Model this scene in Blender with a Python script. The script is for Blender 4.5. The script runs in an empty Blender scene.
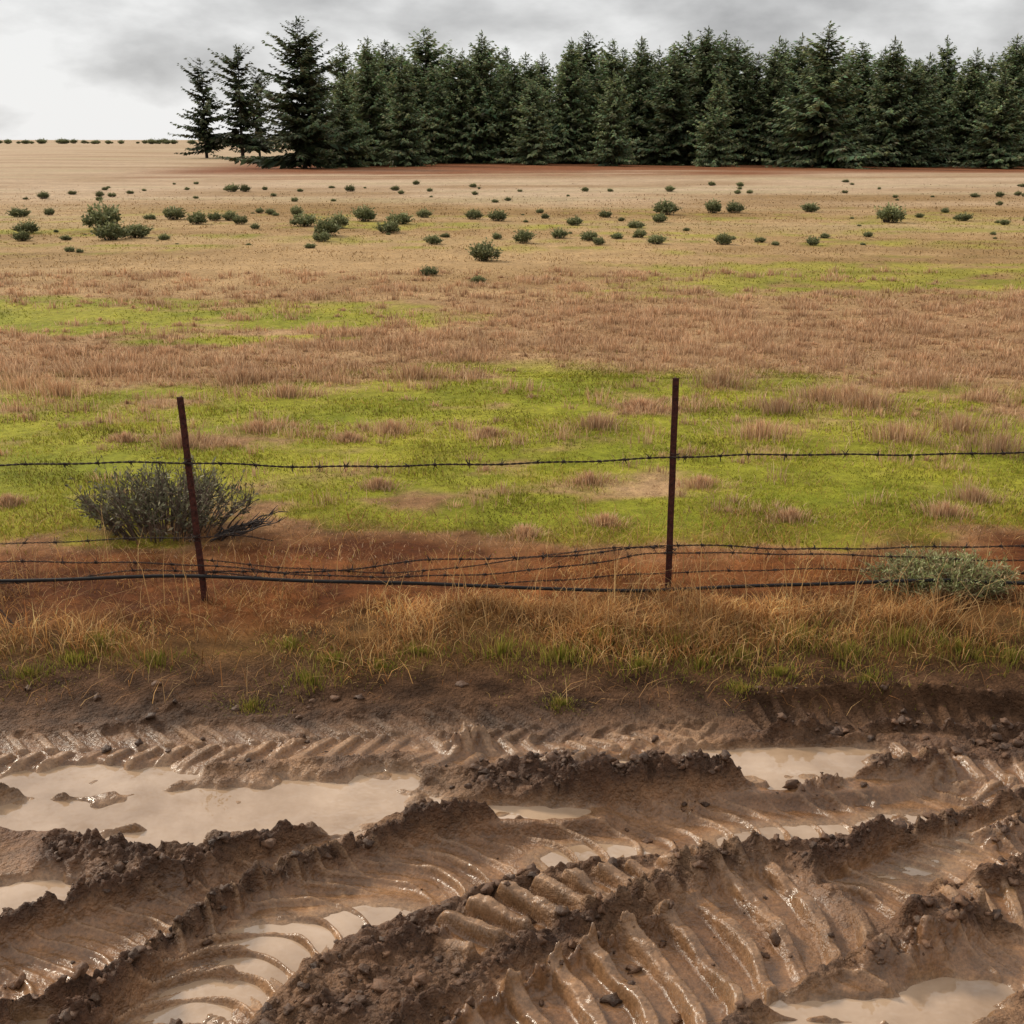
import bpy, math, random, bmesh
import numpy as np
from math import radians, sin, cos, tan, pi
random.seed(5)
RNG = np.random.default_rng(7)
D = bpy.data
scene = bpy.context.scene
COLL = scene.collection

# ------------------------------------------------------------------ camera
CH = 2.5; FPX = 1200.0; PITCH = math.atan(373/1200.0)
cam = D.cameras.new("camera"); cam.sensor_width = 36; cam.lens = 36*FPX/1024
cam.clip_start = 0.05; cam.clip_end = 8000
camo = D.objects.new("camera", cam); COLL.objects.link(camo)
camo.location = (0, 0, CH); camo.rotation_euler = (pi/2-PITCH, 0, 0)
scene.camera = camo

def _dir(px, py):
    a = (px-512)/FPX; b = (512-py)/FPX
    return a, cos(PITCH)+b*sin(PITCH), -sin(PITCH)+b*cos(PITCH)
def G(px, py, z=0.0):
    dx, dy, dz = _dir(px, py); t = (z-CH)/dz
    return (dx*t, dy*t)
def P(px, py, Y):
    dx, dy, dz = _dir(px, py); t = Y/dy
    return (dx*t, Y, CH+dz*t)

# ------------------------------------------------------------------ noise
_perm = RNG.permutation(256); _perm = np.concatenate([_perm, _perm, _perm])
_ga = RNG.random(256)*2*pi; _gx = np.cos(_ga); _gy = np.sin(_ga)
_r1 = RNG.random(256); _r2 = RNG.random(256)
def pn(x, y, seed=0):
    x = x+seed*17.31; y = y-seed*9.17
    xi = np.floor(x); yi = np.floor(y); xf = x-xi; yf = y-yi
    xi = xi.astype(np.int64) & 255; yi = yi.astype(np.int64) & 255
    u = xf*xf*xf*(xf*(xf*6-15)+10); v = yf*yf*yf*(yf*(yf*6-15)+10)
    def g(ax, ay, fx, fy):
        h = _perm[_perm[ax & 255]+(ay & 255)]
        return _gx[h]*fx+_gy[h]*fy
    a = g(xi, yi, xf, yf); b = g(xi+1, yi, xf-1, yf)
    c = g(xi, yi+1, xf, yf-1); d = g(xi+1, yi+1, xf-1, yf-1)
    return (a+(b-a)*u+((c+(d-c)*u)-(a+(b-a)*u))*v)*1.4
def fbm(x, y, o=4, seed=0, gain=0.5):
    s = 0; a = 1; t = 0
    for i in range(o):
        s = s+a*pn(x*2**i, y*2**i, seed+i*3); t += a; a *= gain
    return s/t*1.3
def worley(x, y, seed=0):
    x = x+seed*5.7; y = y+seed*3.1
    xi = np.floor(x); yi = np.floor(y)
    f1 = np.full(x.shape, 9.0); f2 = np.full(x.shape, 9.0); cid = np.zeros(x.shape)
    for i in (-1, 0, 1):
        for j in (-1, 0, 1):
            cx = xi+i; cy = yi+j
            h = _perm[_perm[cx.astype(np.int64) & 255]+(cy.astype(np.int64) & 255)]
            dx = cx+_r1[h]-x; dy = cy+_r2[h]-y
            d = np.sqrt(dx*dx+dy*dy)
            m = d < f1
            f2 = np.where(m, f1, np.minimum(f2, d))
            cid = np.where(m, _r1[(h*7+3) & 255], cid)
            f1 = np.where(m, d, f1)
    return f1, f2, cid
def ss(a, b, x):
    t = np.clip((x-a)/(b-a), 0, 1); return t*t*(3-2*t)
def lerp(a, b, t): return a+(b-a)*t

# ------------------------------------------------------------------ mesh helpers
def mesh_np(name, V, F3=None, F4=None, smooth=True, attrs=None):
    me = D.meshes.new(name)
    V = np.asarray(V, dtype=np.float32)
    me.vertices.add(len(V)); me.vertices.foreach_set("co", V.ravel())
    loops = []; tot = []
    if F4 is not None and len(F4):
        loops.append(np.asarray(F4).ravel()); tot.append(np.full(len(F4), 4))
    if F3 is not None and len(F3):
        loops.append(np.asarray(F3).ravel()); tot.append(np.full(len(F3), 3))
    loops = np.concatenate(loops).astype(np.int32); tot = np.concatenate(tot).astype(np.int32)
    me.loops.add(len(loops)); me.loops.foreach_set("vertex_index", loops)
    me.polygons.add(len(tot))
    st = np.concatenate([[0], np.cumsum(tot)[:-1]]).astype(np.int32)
    me.polygons.foreach_set("loop_start", st); me.polygons.foreach_set("loop_total", tot)
    me.polygons.foreach_set("use_smooth", np.full(len(tot), smooth))
    me.update(calc_edges=True)
    if attrs:
        for k, a in attrs.items():
            a = np.asarray(a, dtype=np.float32)
            if a.ndim == 1:
                at = me.attributes.new(k, 'FLOAT', 'POINT'); at.data.foreach_set("value", a)
            else:
                at = me.attributes.new(k, 'FLOAT_COLOR', 'POINT')
                if a.shape[1] == 3: a = np.concatenate([a, np.ones((len(a), 1), np.float32)], 1)
                at.data.foreach_set("color", a.ravel())
    return me
def obj(name, me, mat=None, parent=None, loc=(0, 0, 0)):
    o = D.objects.new(name, me); COLL.objects.link(o); o.location = loc
    if mat is not None and me is not None and len(me.materials) == 0: me.materials.append(mat)
    if parent: o.parent = parent
    return o
def empty(name):
    o = D.objects.new(name, None); COLL.objects.link(o); o.empty_display_size = 0.2; return o
def grid(xs, ys):
    X, Y = np.meshgrid(xs, ys); nx = len(xs); ny = len(ys)
    i = np.arange(nx*ny).reshape(ny, nx)
    F = np.stack([i[:-1, :-1], i[:-1, 1:], i[1:, 1:], i[1:, :-1]], -1).reshape(-1, 4)
    return X.ravel(), Y.ravel(), F

# ------------------------------------------------------------------ node helpers
def newmat(name):
    m = D.materials.new(name); m.use_nodes = True
    nt = m.node_tree; nt.nodes.clear()
    out = nt.nodes.new("ShaderNodeOutputMaterial")
    return m, nt, out
def N(nt, t, **kw):
    n = nt.nodes.new(t)
    for k, v in kw.items(): setattr(n, k, v)
    return n
def L(nt, a, b): nt.links.new(a, b)
def noise(nt, vec, scale, detail=4, rough=0.5):
    n = N(nt, "ShaderNodeTexNoise"); n.inputs["Scale"].default_value = scale
    n.inputs["Detail"].default_value = detail; n.inputs["Roughness"].default_value = rough
    if vec is not None: L(nt, vec, n.inputs["Vector"])
    return n
def maprange(nt, v, a, b, c, d):
    n = N(nt, "ShaderNodeMapRange"); L(nt, v, n.inputs[0])
    for i, k in enumerate((a, b, c, d)): n.inputs[i+1].default_value = k
    return n.outputs[0]
def math_(nt, op, a, b=None):
    n = N(nt, "ShaderNodeMath", operation=op)
    for i, v in enumerate((a, b)):
        if v is None: continue
        if isinstance(v, (int, float)): n.inputs[i].default_value = v
        else: L(nt, v, n.inputs[i])
    return n.outputs[0]
def vscale(nt, vec, f):
    n = N(nt, "ShaderNodeVectorMath", operation='SCALE'); L(nt, vec, n.inputs[0])
    if isinstance(f, (int, float)): n.inputs["Scale"].default_value = f
    else: L(nt, f, n.inputs["Scale"])
    return n.outputs[0]
def attr(nt, name):
    n = N(nt, "ShaderNodeAttribute"); n.attribute_name = name; return n

def mat_terrain(nm, mud):
    m, nt, out = newmat(nm)
    p = N(nt, "ShaderNodeBsdfPrincipled"); L(nt, p.outputs[0], out.inputs[0])
    pos = N(nt, "ShaderNodeNewGeometry").outputs["Position"]
    c = attr(nt, "col"); w = attr(nt, "wet"); fld = attr(nt, "field")
    n1 = noise(nt, pos, 9, 7, 0.62); n2 = noise(nt, pos, 75, 4, 0.7); n3 = noise(nt, pos, 1.2, 8, 0.7)
    v = math_(nt, 'MULTIPLY', maprange(nt, n1.outputs[0], .3, .7, .68, 1.32), maprange(nt, n2.outputs[0], .3, .7, .64, 1.36))
    v = math_(nt, 'MULTIPLY', v, maprange(nt, n3.outputs[0], .3, .7, .78, 1.22))
    L(nt, vscale(nt, c.outputs["Color"], v), p.inputs["Base Color"])
    r1 = maprange(nt, n1.outputs[0], .38, .62, .12, .38)
    mix = N(nt, "ShaderNodeMix"); mix.data_type = 'FLOAT'
    L(nt, w.outputs["Fac"], mix.inputs[0]); mix.inputs[2].default_value = .75; L(nt, r1, mix.inputs[3])
    L(nt, mix.outputs[0], p.inputs["Roughness"])
    sp = maprange(nt, fld.outputs["Fac"], 0, 1, .42, .05); L(nt, sp, p.inputs["Specular IOR Level"])
    h = math_(nt, 'ADD', math_(nt, 'MULTIPLY', n1.outputs[0], 0.03), math_(nt, 'MULTIPLY', n2.outputs[0], 0.013))
    if mud:
        wv = N(nt, "ShaderNodeVectorMath", operation='ADD'); L(nt, pos, wv.inputs[0]); L(nt, vscale(nt, n1.outputs["Color"], .05), wv.inputs[1])
        for sc, am in ((42, -.016), (110, -.008)):
            vo = N(nt, "ShaderNodeTexVoronoi"); vo.inputs["Scale"].default_value = sc; L(nt, wv.outputs[0], vo.inputs["Vector"])
            h = math_(nt, 'ADD', h, math_(nt, 'MULTIPLY', vo.outputs["Distance"], am))
    b = N(nt, "ShaderNodeBump"); b.inputs["Distance"].default_value = 1.0
    L(nt, maprange(nt, w.outputs["Fac"], 0, 1, 1.0, .2), b.inputs["Strength"])
    L(nt, h, b.inputs["Height"]); L(nt, b.outputs[0], p.inputs["Normal"])
    return m
def mat_water():
    m, nt, out = newmat("muddy_water")
    p = N(nt, "ShaderNodeBsdfPrincipled"); L(nt, p.outputs[0], out.inputs[0])
    pos = N(nt, "ShaderNodeNewGeometry").outputs["Position"]
    n = noise(nt, pos, 2.2, 5, .6); r = N(nt, "ShaderNodeMix"); r.data_type = 'RGBA'
    L(nt, maprange(nt, n.outputs[0], .35, .65, 0, 1), r.inputs[0])
    r.inputs[6].default_value = (.26, .165, .095, 1); r.inputs[7].default_value = (.43, .30, .20, 1)
    L(nt, r.outputs[2], p.inputs["Base Color"])
    p.inputs["Roughness"].default_value = .015; p.inputs["IOR"].default_value = 1.7
    n2 = noise(nt, pos, 7, 3); b = N(nt, "ShaderNodeBump"); b.inputs["Distance"].default_value = .006
    L(nt, n2.outputs[0], b.inputs["Height"]); L(nt, b.outputs[0], p.inputs["Normal"])
    return m
def mat_leafy(name, trans=.35, rough=.6, spec=.25):
    m, nt, out = newmat(name)
    p = N(nt, "ShaderNodeBsdfPrincipled"); t = N(nt, "ShaderNodeBsdfTranslucent"); mx = N(nt, "ShaderNodeMixShader")
    c = attr(nt, "col")
    oi = N(nt, "ShaderNodeObjectInfo")
    cs = vscale(nt, c.outputs["Color"], maprange(nt, oi.outputs["Random"], 0, 1, .8, 1.2))
    L(nt, cs, p.inputs["Base Color"]); L(nt, cs, t.inputs["Color"])
    p.inputs["Roughness"].default_value = rough; p.inputs["Specular IOR Level"].default_value = spec
    mx.inputs[0].default_value = trans
    L(nt, p.outputs[0], mx.inputs[1]); L(nt, t.outputs[0], mx.inputs[2]); L(nt, mx.outputs[0], out.inputs[0])
    return m
def mat_simple(name, c1, c2, rough, metal=0, scale=40, spec=.5, bump=.002):
    m, nt, out = newmat(name)
    p = N(nt, "ShaderNodeBsdfPrincipled"); L(nt, p.outputs[0], out.inputs[0])
    pos = N(nt, "ShaderNodeNewGeometry").outputs["Position"]
    n = noise(nt, pos, scale, 5, .65); r = N(nt, "ShaderNodeMix"); r.data_type = 'RGBA'
    L(nt, maprange(nt, n.outputs[0], .35, .65, 0, 1), r.inputs[0])
    r.inputs[6].default_value = (*c1, 1); r.inputs[7].default_value = (*c2, 1)
    L(nt, r.outputs[2], p.inputs["Base Color"]); p.inputs["Roughness"].default_value = rough
    p.inputs["Metallic"].default_value = metal; p.inputs["Specular IOR Level"].default_value = spec
    b = N(nt, "ShaderNodeBump"); b.inputs["Distance"].default_value = bump
    L(nt, n.outputs[0], b.inputs["Height"]); L(nt, b.outputs[0], p.inputs["Normal"])
    return m
M_TER = mat_terrain("field_soil", False); M_MUD = mat_terrain("wet_mud", True); M_WATER = mat_water()
M_GRASS = mat_leafy("grass_blades", .3, .6, .12); M_CONIFER = mat_leafy("conifer_needles", .12, .7, .15)
M_SAGE = mat_leafy("sage_leaves", .15, .7, .15)
M_RUST = mat_simple("rusty_steel", (.03, .010, .008), (.09, .025, .015), .75, .2, 60, .3)
M_WIRE = mat_simple("weathered_wire", (.015, .010, .009), (.05, .03, .022), .7, .2, 50, .3)
M_HOSE = mat_simple("black_cable", (.006, .005, .005), (.014, .012, .011), .65, 0, 30, .25)

# ------------------------------------------------------------------ mud height model
ZR = -0.06
def catmull(pts, n=14):
    pts = [np.array(p, float) for p in pts]
    pts = [2*pts[0]-pts[1]]+pts+[2*pts[-1]-pts[-2]]
    out = []
    for i in range(1, len(pts)-2):
        p0, p1, p2, p3 = pts[i-1:i+3]
        for k in range(n):
            t = k/n
            out.append(.5*((2*p1)+(-p0+p2)*t+(2*p0-5*p1+4*p2-p3)*t*t+(-p0+3*p1-3*p2+p3)*t**3))
    out.append(pts[-2]); return np.array(out)
def curve_coords(X, Y, pix, reach):
    c = catmull([G(a, b, ZR) for a, b in pix])
    s = np.zeros(X.shape); d = np.full(X.shape, 9.0)
    lo = c.min(0)-reach; hi = c.max(0)+reach
    idx = np.where((X > lo[0]) & (X < hi[0]) & (Y > lo[1]) & (Y < hi[1]))[0]
    x = X[idx]; y = Y[idx]; best = np.full(x.shape, 9.0); sb = np.zeros(x.shape); db = np.full(x.shape, 9.)
    acc = 0
    for i in range(len(c)-1):
        a = c[i]; v = c[i+1]-a; l = np.hypot(*v)
        if l < 1e-6: continue
        u = v/l
        t = np.clip((x-a[0])*u[0]+(y-a[1])*u[1], 0, l)
        dx = x-a[0]-u[0]*t; dy = y-a[1]-u[1]*t
        r = np.hypot(dx, dy); m = r < best
        best = np.where(m, r, best); sb = np.where(m, acc+t, sb)
        db = np.where(m, np.sign(u[0]*dy-u[1]*dx)*r, db); acc += l
    s[idx] = sb; d[idx] = db
    return s, d, acc
TRACKS = [
 ([(-60,758),(80,750),(200,745),(330,737),(450,730),(600,724),(740,722)], .19, .015, .006, .01, 'chev', .125, .022),
 ([(400,748),(540,756),(640,746),(730,738)], .14, .01, .005, .008, 'chev', .11, .02),
 ([(740,716),(850,713),(940,716),(1080,728),(1250,745)], .15, .07, .05, .025, 'rib', .095, .03),
 ([(870,758),(950,770),(1040,790),(1150,815)], .17, .025, .012, .018, 'chev', .12, .028),
 ([(-160,1010),(0,975),(90,945),(180,910),(270,880),(345,858),(420,836)], .19, .06, .026, .022, 'arc', .12, .028),
 ([(110,1110),(190,1000),(290,920),(420,868),(560,836),(700,816),(840,804),(945,800),(1010,788)], .23, .085, .036, .016, 'arc', .125, .034),
 ([(840,900),(900,872),(960,850),(1040,828),(1200,800)], .17, .08, .036, .02, 'arc', .12, .032),
 ([(430,955),(510,922),(610,896),(710,876),(800,866)], .12, -.005, .0, .0, 'teeth', .12, .06),
 ([(420,1140),(520,1056),(640,990),(750,930),(850,888)], .29, .045, .022, .010, 'lug', .16, .07),
 ([(930,905),(1000,905),(1080,925),(1200,960)], .13, .025, .015, .015, 'rib', .09, .025),
 ([(780,1060),(870,1000),(960,970),(1080,955)], .14, .015, .012, .01, 'arc', .12, .022),
]
RIDGES = [
 ([(-60,802),(0,796),(45,790)], .08, .045), ([(330,772),(385,768),(425,765)], .045, .04),
 ([(435,752),(465,745),(505,742)], .055, .06), ([(20,868),(110,850),(180,866)], .14, .03),
 ([(560,800),(640,778),(700,772),(760,778)], .07, .04), ([(740,772),(800,782),(860,775)], .05, .025),
 ([(850,975),(910,958),(955,937),(990,905)], .055, .08), ([(400,1010),(350,1015),(280,1005)], .08, .025),
 ([(460,795),(540,772),(600,770)], .12, .022), ([(980,838),(1030,815),(1100,805)], .06, .03),
 ([(375,1085),(450,1028),(550,970),(680,905)], .018, .03), ([(-60,945),(0,930),(60,905),(150,885),(250,858)], .055, .025),
 ([(330,970),(400,945),(470,930)], .05, .02),
]
LV1 = ZR-.03; LV2 = ZR-.070
PUD1 = [(95,775,115,17),(40,810,80,18),(215,805,150,30),(330,795,95,22),(150,835,60,16),(380,775,40,14),
       (500,806,75,9),(775,764,95,16),(720,758,40,14),(800,748,80,8),(30,890,60,22),(-20,905,50,20),(620,762,40,7),
       (890,1003,110,16),(950,985,60,16),(830,1024,90,12),(940,1030,70,20),(40,1018,30,8)]
PUD2 = [(835,836,110,26),(915,822,60,22),(290,958,130,50),(235,1000,90,40),(370,925,70,34),(120,958,60,26),(30,990,70,26),(600,845,60,16),(700,985,60,22)]
def blobs(X, Y, PUD):
    m = np.zeros(X.shape)
    for (a, b, rx, ry) in PUD:
        cx, cy = G(a, b, ZR); x1 = G(a+rx, b, ZR)[0]; y0 = G(a, b-ry, ZR)[1]; y1 = G(a, b+ry, ZR)[1]
        r = np.sqrt(((X-cx)/(x1-cx))**2+((Y-cy)/(.5*(y0-y1)))**2)
        m = np.maximum(m, 1-r*.5)
    return m
def mud_height(X, Y):
    wx = X+.03*fbm(X*3, Y*3, 3, 1); wy = Y+.03*fbm(X*3, Y*3, 3, 2)
    z = ZR+.018*fbm(X*1.3, Y*1.3, 3, 3)+.010*fbm(X*5, Y*5, 4, 4)
    f1, f2, cid = worley(wx*13, wy*13, 1); g1, g2, cid2 = worley(wx*30, wy*30, 2); h1, h2, cid3 = worley(wx*62, wy*62, 3)
    clod = 1.2*np.clip(1-f1*1.35, 0, 1)**.5*(cid > .45)*cid+.8*np.clip(1-g1*1.3, 0, 1)**.45*cid2+.38*np.clip(1-h1*1.3, 0, 1)**.45*cid3
    crumb = ss(-.15, .3, fbm(X*1.6, Y*1.6, 4, 11))*.75
    lump = .02*np.clip(fbm(X*4.2, Y*4.2, 4, 15), 0, 1)
    z = z+lump
    trough = np.zeros(X.shape); ribm = np.zeros(X.shape)
    warp = .028*fbm(X*3, Y*3, 3, 7)+.018*fbm(X*14, Y*14, 2, 8)
    for pix, hw, dep, rp, rm, mode, pitch, rh in TRACKS:
        s, d, tot = curve_coords(X, Y, pix, hw*2.4)
        dd = d+warp*(.8 if hw < .25 else .9)
        a = np.abs(dd)/hw
        endf = ss(0, .12, s)*ss(0, .2, tot-s)*(np.abs(d) < 8)
        ins = (1-ss(.82, 1.04, a))*endf
        prof = -dep*(1-.3*np.clip(a, 0, 1)**2)
        z = z*(1-ins*.85)+ZR*ins*.85+prof*ins
        up = np.where(dd > 0, rp, rm)
        nr = .15+1.6*np.clip(.5+fbm(s*3.5+pix[0][0], d*3, 3, 12), 0, 1)
        rg = np.exp(-((a-1.2)/.17)**2)*endf
        z = z+up*rg*nr
        crumb = np.maximum(crumb, np.clip(rg*up/.02, 0, 1.3))
        crumb = crumb*(1-ins*.98)
        if mode == 'arc': ph = (s+2.4*(d+hw*.4)**2+.03*fbm(X*3, Y*3, 2, 5))/pitch
        elif mode == 'chev': ph = (s+.75*np.abs(d)+.012*fbm(X*4, Y*4, 2, 5))/pitch+.5*(d > 0)
        elif mode == 'teeth': ph = (s+.5*d)/pitch
        elif mode == 'lug': ph = (s-.30*d+.8*d*d+.015*fbm(X*4, Y*4, 2, 5))/pitch
        else: ph = (s+.2*d)/pitch
        f = ph-np.floor(ph)
        if mode == 'arc': rib = ss(.30, .5, f)*(1-ss(.5, .60, f))*.9+.25*f
        elif mode == 'lug': rib = ss(.12, .30, f)*(1-ss(.52, .60, f))*(.7+.3*np.clip(a, 0, 1))
        else: rib = ss(.10, .22, f)*(1-ss(.50, .62, f))
        wob = np.clip(.85+1.1*fbm(X*3, Y*3, 3, 9), .05, 1.15)
        rz = rib*rh*ins*wob
        if mode == 'chev': rz = rz*ss(.0, .07, np.abs(d)/hw)
        z = z+rz; ribm = np.maximum(ribm, rib*ins*wob)
        if mode in ('lug', 'teeth'): crumb = np.maximum(crumb, rib*ins*.25)
        else: crumb = np.maximum(crumb, ins*.5*ss(.25, .5, fbm(X*2.6, Y*2.6, 3, 16)))
        trough = np.maximum(trough*(1-np.clip(rg, 0, 1)), ins)
    for pix, w, h in RIDGES:
        s, d, tot = curve_coords(X, Y, pix, w*3)
        r = np.exp(-((d+warp)/w)**2)*(np.abs(d) < 8)*ss(0, .14, s)*ss(0, .14, tot-s)
        z = z+h*r*(.4+1.2*np.clip(.5+fbm(X*6, Y*6, 3, 14), 0, 1))
        crumb = np.maximum(crumb, np.clip(r*1.3, 0, 1.2))
    edge = ss(4.75, 5.15, Y+.1*fbm(X*1.5, Y*0+3, 2, 6))
    m1 = blobs(X, Y, PUD1); m2 = blobs(X, Y, PUD2)
    nz = .20*fbm(X*3.2, Y*3.2, 4, 21)+.06*fbm(X*12, Y*12, 2, 22)
    in1 = ss(.42, .60, m1+nz)
    crumb = crumb*(1-in1*.9)*(1-edge*.45)
    rough = .012*fbm(X*11, Y*11, 4, 31)*(1-trough*.8)*(1-in1)
    z = z+crumb*clod*.037+rough
    basin = LV1-.011+.25*(z-ZR)+.014*fbm(X*6, Y*6, 4, 25)
    near = ss(.10, .32, m1)
    zz = lerp(z, np.maximum(z, LV1+.004+.012*(.5+fbm(X*7, Y*7, 3, 26))**2), near)
    z = lerp(zz, np.minimum(basin, z+.01), in1)
    # closed rim so every puddle ends against mud
    rim = ss(.20, .31, m1)*(1-ss(.34, .44, m1))
    z = lerp(z, np.maximum(z, LV1+.005), rim)
    near2 = ss(.12, .34, m2)*(1-ss(.42, .55, m2+nz*.5))
    z = lerp(z, np.maximum(z, LV2+.004), near2)
    wetp = np.maximum(in1, (1-ss(0, .01, z-LV2))*ss(.3, .4, m2))
    return z, crumb, trough, wetp, m1, ribm, m2
def base_height(X, Y):
    b = .06*np.exp(-((Y-5.95)/.35)**2)*ss(-1.6, .2, X)*(.7+.6*fbm(X*.8, Y*.8, 2, 41))
    n = .012*fbm(X*2.5, Y*2.5, 4, 42)+.02*fbm(X*.35, Y*.35, 3, 43)*ss(6, 9, Y)
    r2 = np.hypot(X, Y)
    far = .25*fbm(X*.02, Y*.02, 2, 44)*ss(25, 80, r2)*(1-ss(400, 900, r2))
    return b+n+far
def height(X, Y):
    mz, crumb, tr, ins, m, rib, m2 = mud_height(X, Y)
    k = ss(4.95, 5.55, Y+.12*fbm(X*1.2, Y*1.2, 3, 51))
    return lerp(mz, base_height(X, Y), k), crumb, tr, ins, m, rib, k, m2

# ---- field masks
def green_mask(X, Y):
    n = fbm(X*.35, Y*.55, 4, 61); n2 = fbm(X*1.1, Y*1.4, 4, 62); n3 = fbm(X*.09+4, Y*.25, 3, 63); n4 = fbm(X*.12, Y*.5, 3, 64)
    g = ss(7.2, 8.1, Y+.8*n+.5*n2)*.95
    ctr = 12.4+1.6*np.exp(-((X-.5)/2.2)**2)
    g = g*(1-ss(ctr-2.6, ctr+2.6, Y+2.8*n+1.6*n2)*.92)
    left = ss(15.3, 16.8, Y+1.5*n3+.8*n)*(1-ss(18.2, 21, Y+1.5*n3+.8*n))*ss(1.5, -3, X+1.5*n)*.9
    right = ss(18.5, 21.5, Y+2*n4)*(1-ss(24, 28, Y+2*n4))*ss(-1, 5, X)*.8
    thin = ss(24, 30, Y)*(1-ss(36, 56, Y))*ss(.0, .4, n4+.2)*.5
    g = np.maximum(np.maximum(g, left), np.maximum(right, thin))
    return np.clip(g+np.sqrt(np.clip(g, 0, 1))*(n*.7+n2*.95)-.06, 0, 1)
C = lambda *a: np.array(a)[None, :]
def field_color(X, Y):
    x = X[:, None]; n = fbm(X*.5, Y*.7, 4, 71)[:, None]; nl = fbm(X*.05, Y*.1, 5, 72)[:, None]; nf = fbm(X*3, Y*3, 3, 73)[:, None]
    ns = fbm(X*.04, Y*.3, 4, 74)[:, None]
    g = green_mask(X, Y)[:, None]; Yc = Y[:, None]
    brown = lerp(C(.26, .145, .068), C(.39, .245, .125), np.clip(.5+n+nf*.3, 0, 1))
    mid = lerp(C(.24, .145, .058), C(.39, .25, .12), np.clip(.5+nl*1.5+n*.6+ns*.6, 0, 1))
    far = lerp(C(.30, .20, .115), C(.46, .335, .225), np.clip(.55+nl*1.4+ns*1.1, 0, 1))  # pale tan field; distance haze put into the colour, paler and less saturated
    c = lerp(brown, mid, ss(16, 24, Yc+3*n)); c = lerp(c, far, ss(38, 72, Yc+20*nl))
    c = lerp(c, C(.20, .165, .06), ss(.1, .5, ns+nl)*.4*ss(25, 40, Yc))
    green = lerp(C(.18, .19, .016), C(.29, .265, .03), np.clip(.5+n+.5*nf, 0, 1))
    c = lerp(c, green, ss(.15, .75, g)*lerp(1, .75, ss(14, 25, Yc)))
    red = lerp(C(.085, .026, .008), C(.22, .078, .024), np.clip(.5+n*.9+nf*.9, 0, 1))
    n2_ = fbm(X*1.1, Y*1.4, 4, 62)[:, None]; n1_ = fbm(X*.35, Y*.55, 4, 61)[:, None]
    c = lerp(red, c, ss(6.9, 8.2, Yc+.8*n1_+.5*n2_+.3*nf))
    verge = lerp(C(.07, .035, .012), C(.16, .078, .024), np.clip(.5+nf, 0, 1))
    c = lerp(verge, c, ss(5.9, 6.5, Yc+.3*n+.25*(x < -1)))
    tree_soil = ss(84, 106, Yc+25*ns)*ss(-34, -24, x)*(1-ss(190, 220, Yc))  # reddish-brown soil around the tree bases
    c = lerp(c, C(.17, .055, .02), tree_soil*.92)
    return c
def mud_color(X, Y, z, crumb, tr, ins, rib):
    n = fbm(X*2, Y*2, 4, 81)[:, None]; nf = fbm(X*12, Y*12, 3, 82)[:, None]
    base = lerp(C(.115, .050, .020), C(.235, .122, .056), np.clip(.5+n+.3*nf, 0, 1))
    c = lerp(base, C(.062, .025, .010), np.clip(crumb*.8, 0, .88)[:, None])
    c = lerp(c, C(.175, .086, .038), (tr*.5)[:, None])
    c = lerp(c, C(.30, .175, .092), (rib*.5)[:, None])
    return lerp(c, C(.25, .15, .08), ins[:, None]*.8)

def build_terrain(name, xs, ys, drop):
    X, Y, F = grid(xs, ys)
    z = base_height(X, Y); fc = field_color(X, Y)
    nn = .14*fbm(X*1.3, Y*1.3, 4, 95)+.05*fbm(X*7, Y*7, 3, 96)
    soil = lerp(C(.045, .022, .011), C(.105, .053, .027), np.clip(.5+fbm(X*6, Y*6, 3, 97)*1.2, 0, 1)[:, None])
    b = ss(5.3, 5.75, Y+nn)
    if drop:
        k = ss(4.95, 5.55, Y+.12*fbm(X*1.2, Y*1.2, 3, 51)); z = np.where(Y < 5.56, lerp(ZR+0*z, z, k), z)
        cols = lerp(soil, fc, b[:, None]); wet = np.zeros(len(X)); fld = ss(4.6, 5.3, Y)
        z = z-.005*(1-ss(5.62, 5.75, Y))-.45*(1-ss(5.42, 5.52, Y))*(Y > -8)
    else:
        z, crumb, tr, ins, m, rib, k, m2 = height(X, Y)
        mc = mud_color(X, Y, z, crumb, tr, ins, rib)
        wn = np.clip(.55+fbm(X*1.7, Y*1.7, 3, 91), 0, 1)
        wet = np.clip(.6*wn+tr*.6+ins-.45*crumb*(1-tr), 0, 1)*(1-ss(4.6, 5.2, Y)*.8)*(1-b)
        fld = ss(4.6, 5.3, Y)
        cols = lerp(lerp(mc, soil, ss(4.7, 5.1, Y+nn)[:, None]), fc, b[:, None])
    me = mesh_np(name, np.stack([X, Y, z], 1), F4=F, attrs={"col": cols, "wet": wet, "field": fld})
    return obj(name, me, M_TER if drop else M_MUD)
def geo(a, b, r0, g):
    out = []; x = a; st = r0
    while x < b: out.append(x); x += st; st *= g
    out.append(b); return np.array(out)
xs = np.concatenate([-geo(8.02, 2500, .06, 1.12)[::-1], np.arange(-8, 8.001, .05), geo(8.02, 2500, .06, 1.12)])
ys = np.concatenate([-geo(8, 600, 1, 1.4)[::-1], np.array([-7, -5, -3, -1, 1, 3, 4.5, 5.2]), np.arange(5.4, 14, .045), geo(14, 3500, .06, 1.035)])
build_terrain("ground", xs, ys, True)
xs = np.concatenate([-geo(3.21, 9, .012, 1.12)[::-1], np.arange(-3.2, 3.2, .006), geo(3.21, 9, .012, 1.12)])
ys = np.concatenate([-geo(0, 7.8, .15, 1.2)[::-1], np.arange(.1, 2.45, .05), np.arange(2.46, 4.2, .0055), np.arange(4.2, 5.6, .0075)])
road = build_terrain("muddy_dirt_road", xs, ys, False)

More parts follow.
